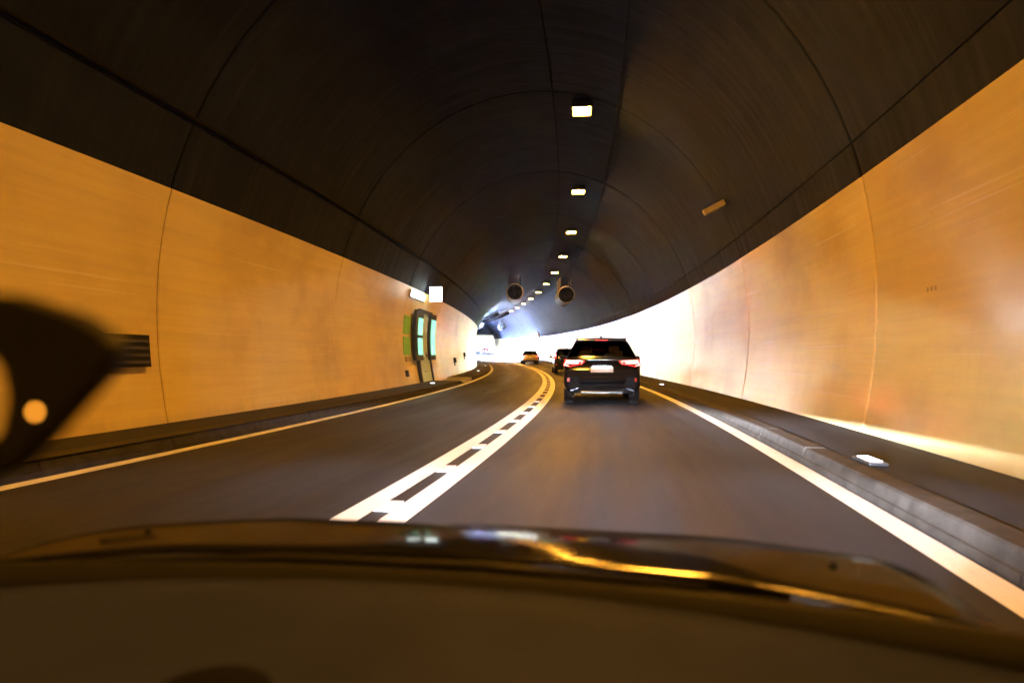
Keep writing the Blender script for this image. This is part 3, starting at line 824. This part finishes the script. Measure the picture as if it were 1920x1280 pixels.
for d in (-.66, .66):
    hy, hz = 2.14, .44
    hb = MB()
    for c, sz in (((0, .0, .075), (.26, .30, .012)), ((0, -.15, 0), (.26, .012, .16)), ((-.135, 0, 0), (.012, .30, .16)), ((.135, 0, 0), (.012, .30, .16))):
        hb.box((CX + d + c[0], hy + c[1], hz + c[2]), sz)
    ho = hb.build('headlamp', 'black', own)
    ld = bpy.data.lights.new('headlamp_beam', 'SPOT'); ld.energy = HEAD_W if d > 0 else HEAD_W * .45; ld.color = (.85, .93, 1.1)
    ld.spot_size = R(135); ld.spot_blend = 1.0; ld.shadow_soft_size = .006
    lo = bpy.data.objects.new('headlamp_beam', ld); COL.objects.link(lo); lo.parent = ho
    lo.location = (CX + d, hy - .02, hz + .0360); lo.rotation_euler = (R(90 - 6), 0, R(2))
    ld2 = bpy.data.lights.new('headlamp_main_beam', 'SPOT'); ld2.energy = MAIN_W; ld2.color = (.86, .93, 1.06)
    ld2.spot_size = R(150); ld2.spot_blend = .3; ld2.shadow_soft_size = .01; ld2.use_nodes = True
    # photometric distribution of a dipped beam: strong just under the cut-off, weak towards the nose of the car
    nt = ld2.node_tree; em = nt.nodes['Emission']
    tc = N(nt, 'ShaderNodeTexCoord'); sp = N(nt, 'ShaderNodeSeparateXYZ'); L(nt, tc.outputs['Normal'], sp.inputs[0])
    down = math_n(nt, 'MULTIPLY', sp.outputs[1], DOWN_SIGN)
    lobe = math_n(nt, 'POWER', math_n(nt, 'DIVIDE', .040, math_n(nt, 'MAXIMUM', down, .040)), 2.8)
    mr = N(nt, 'ShaderNodeMapRange', interpolation_type='SMOOTHSTEP'); L(nt, down, mr.inputs[0])
    mr.inputs[1].default_value = .026; mr.inputs[2].default_value = .042
    az = math_n(nt, 'ABSOLUTE', sp.outputs[2], 0)
    near = N(nt, 'ShaderNodeMapRange', interpolation_type='SMOOTHSTEP'); L(nt, down, near.inputs[0])
    near.inputs[1].default_value = .065; near.inputs[2].default_value = .12
    sA = math_n(nt, 'POWER', az, 22.0); sB = math_n(nt, 'MULTIPLY', math_n(nt, 'POWER', az, 4.0), near.outputs[0])
    side = math_n(nt, 'MAXIMUM', sA, sB)
    L(nt, math_n(nt, 'MULTIPLY', math_n(nt, 'MULTIPLY', lobe, mr.outputs[0]), side), em.inputs['Strength'])
    lo = bpy.data.objects.new('headlamp_main_beam', ld2); COL.objects.link(lo); lo.parent = ho
    lo.location = (CX + d + .03, hy + .17, hz + .06); lo.rotation_euler = (R(90), 0, R(-1))

# phone holder on a stalk, close to the lens at the left
ph = empty('phone_holder', (-.33, .36, CAM_H)); tag(ph, 'blurred black phone holder close to the camera at the left edge', 'phone holder')
def pxp(u, v, d): return Vector(((u - 960) / 1280 * d + .33, d - .36, -(v - 673.77) / 1280 * d))
D0 = .44
outl = [(-140, 640), (-90, 560), (40, 562), (110, 585), (160, 600), (205, 632), (222, 660), (190, 705), (140, 760), (90, 815), (30, 870), (-30, 900), (-120, 900)]
hole = [(-75, 690), (-30, 648), (10, 655), (34, 690), (44, 745), (34, 805), (0, 845), (-60, 830)]
cv = bpy.data.curves.new('bracket', 'CURVE'); cv.dimensions = '2D'; cv.fill_mode = 'BOTH'; cv.extrude = .009; cv.bevel_depth = .003
for ring in (outl, hole):
    sp = cv.splines.new('POLY'); sp.points.add(len(ring) - 1); sp.use_cyclic_u = True
    for pt, (u, v) in zip(sp.points, ring):
        q = pxp(u, v, D0); pt.co = (q.x, q.z, 0, 1)
tmp = bpy.data.objects.new('tmp', cv); COL.objects.link(tmp)
dg = bpy.context.evaluated_depsgraph_get(); me = bpy.data.meshes.new_from_object(tmp.evaluated_get(dg))
bpy.data.objects.remove(tmp); me.name = 'bracket'; me.materials.clear(); me.materials.append(M['black'])
br = bpy.data.objects.new('bracket', me); COL.objects.link(br); br.parent = ph; br.rotation_euler = (R(90), 0, 0); br.location = (0, D0 - .36, 0)
MB().tube([pxp(-60, 880, D0), pxp(-120, 960, .40), pxp(-190, 1100, .50), pxp(-240, 1220, .60)], [.016, .014, .012, .012], 10).build('stalk', 'black', ph)
MB().lathe([(.0018, 0), (.0015, -.001), (.0004, -.0014)], 'y', 12, pxp(66, 772, D0 - .0125)).build('glint_dot', 'amber', ph)  # glowing dot added to imitate an out-of-focus glint on the bracket
a = pxp(-240, 1220, .60)
MB().lathe([(.032, -.03), (.030, -.005), (.012, .01)], 'z', 18, a).build('suction_foot', 'black', ph)
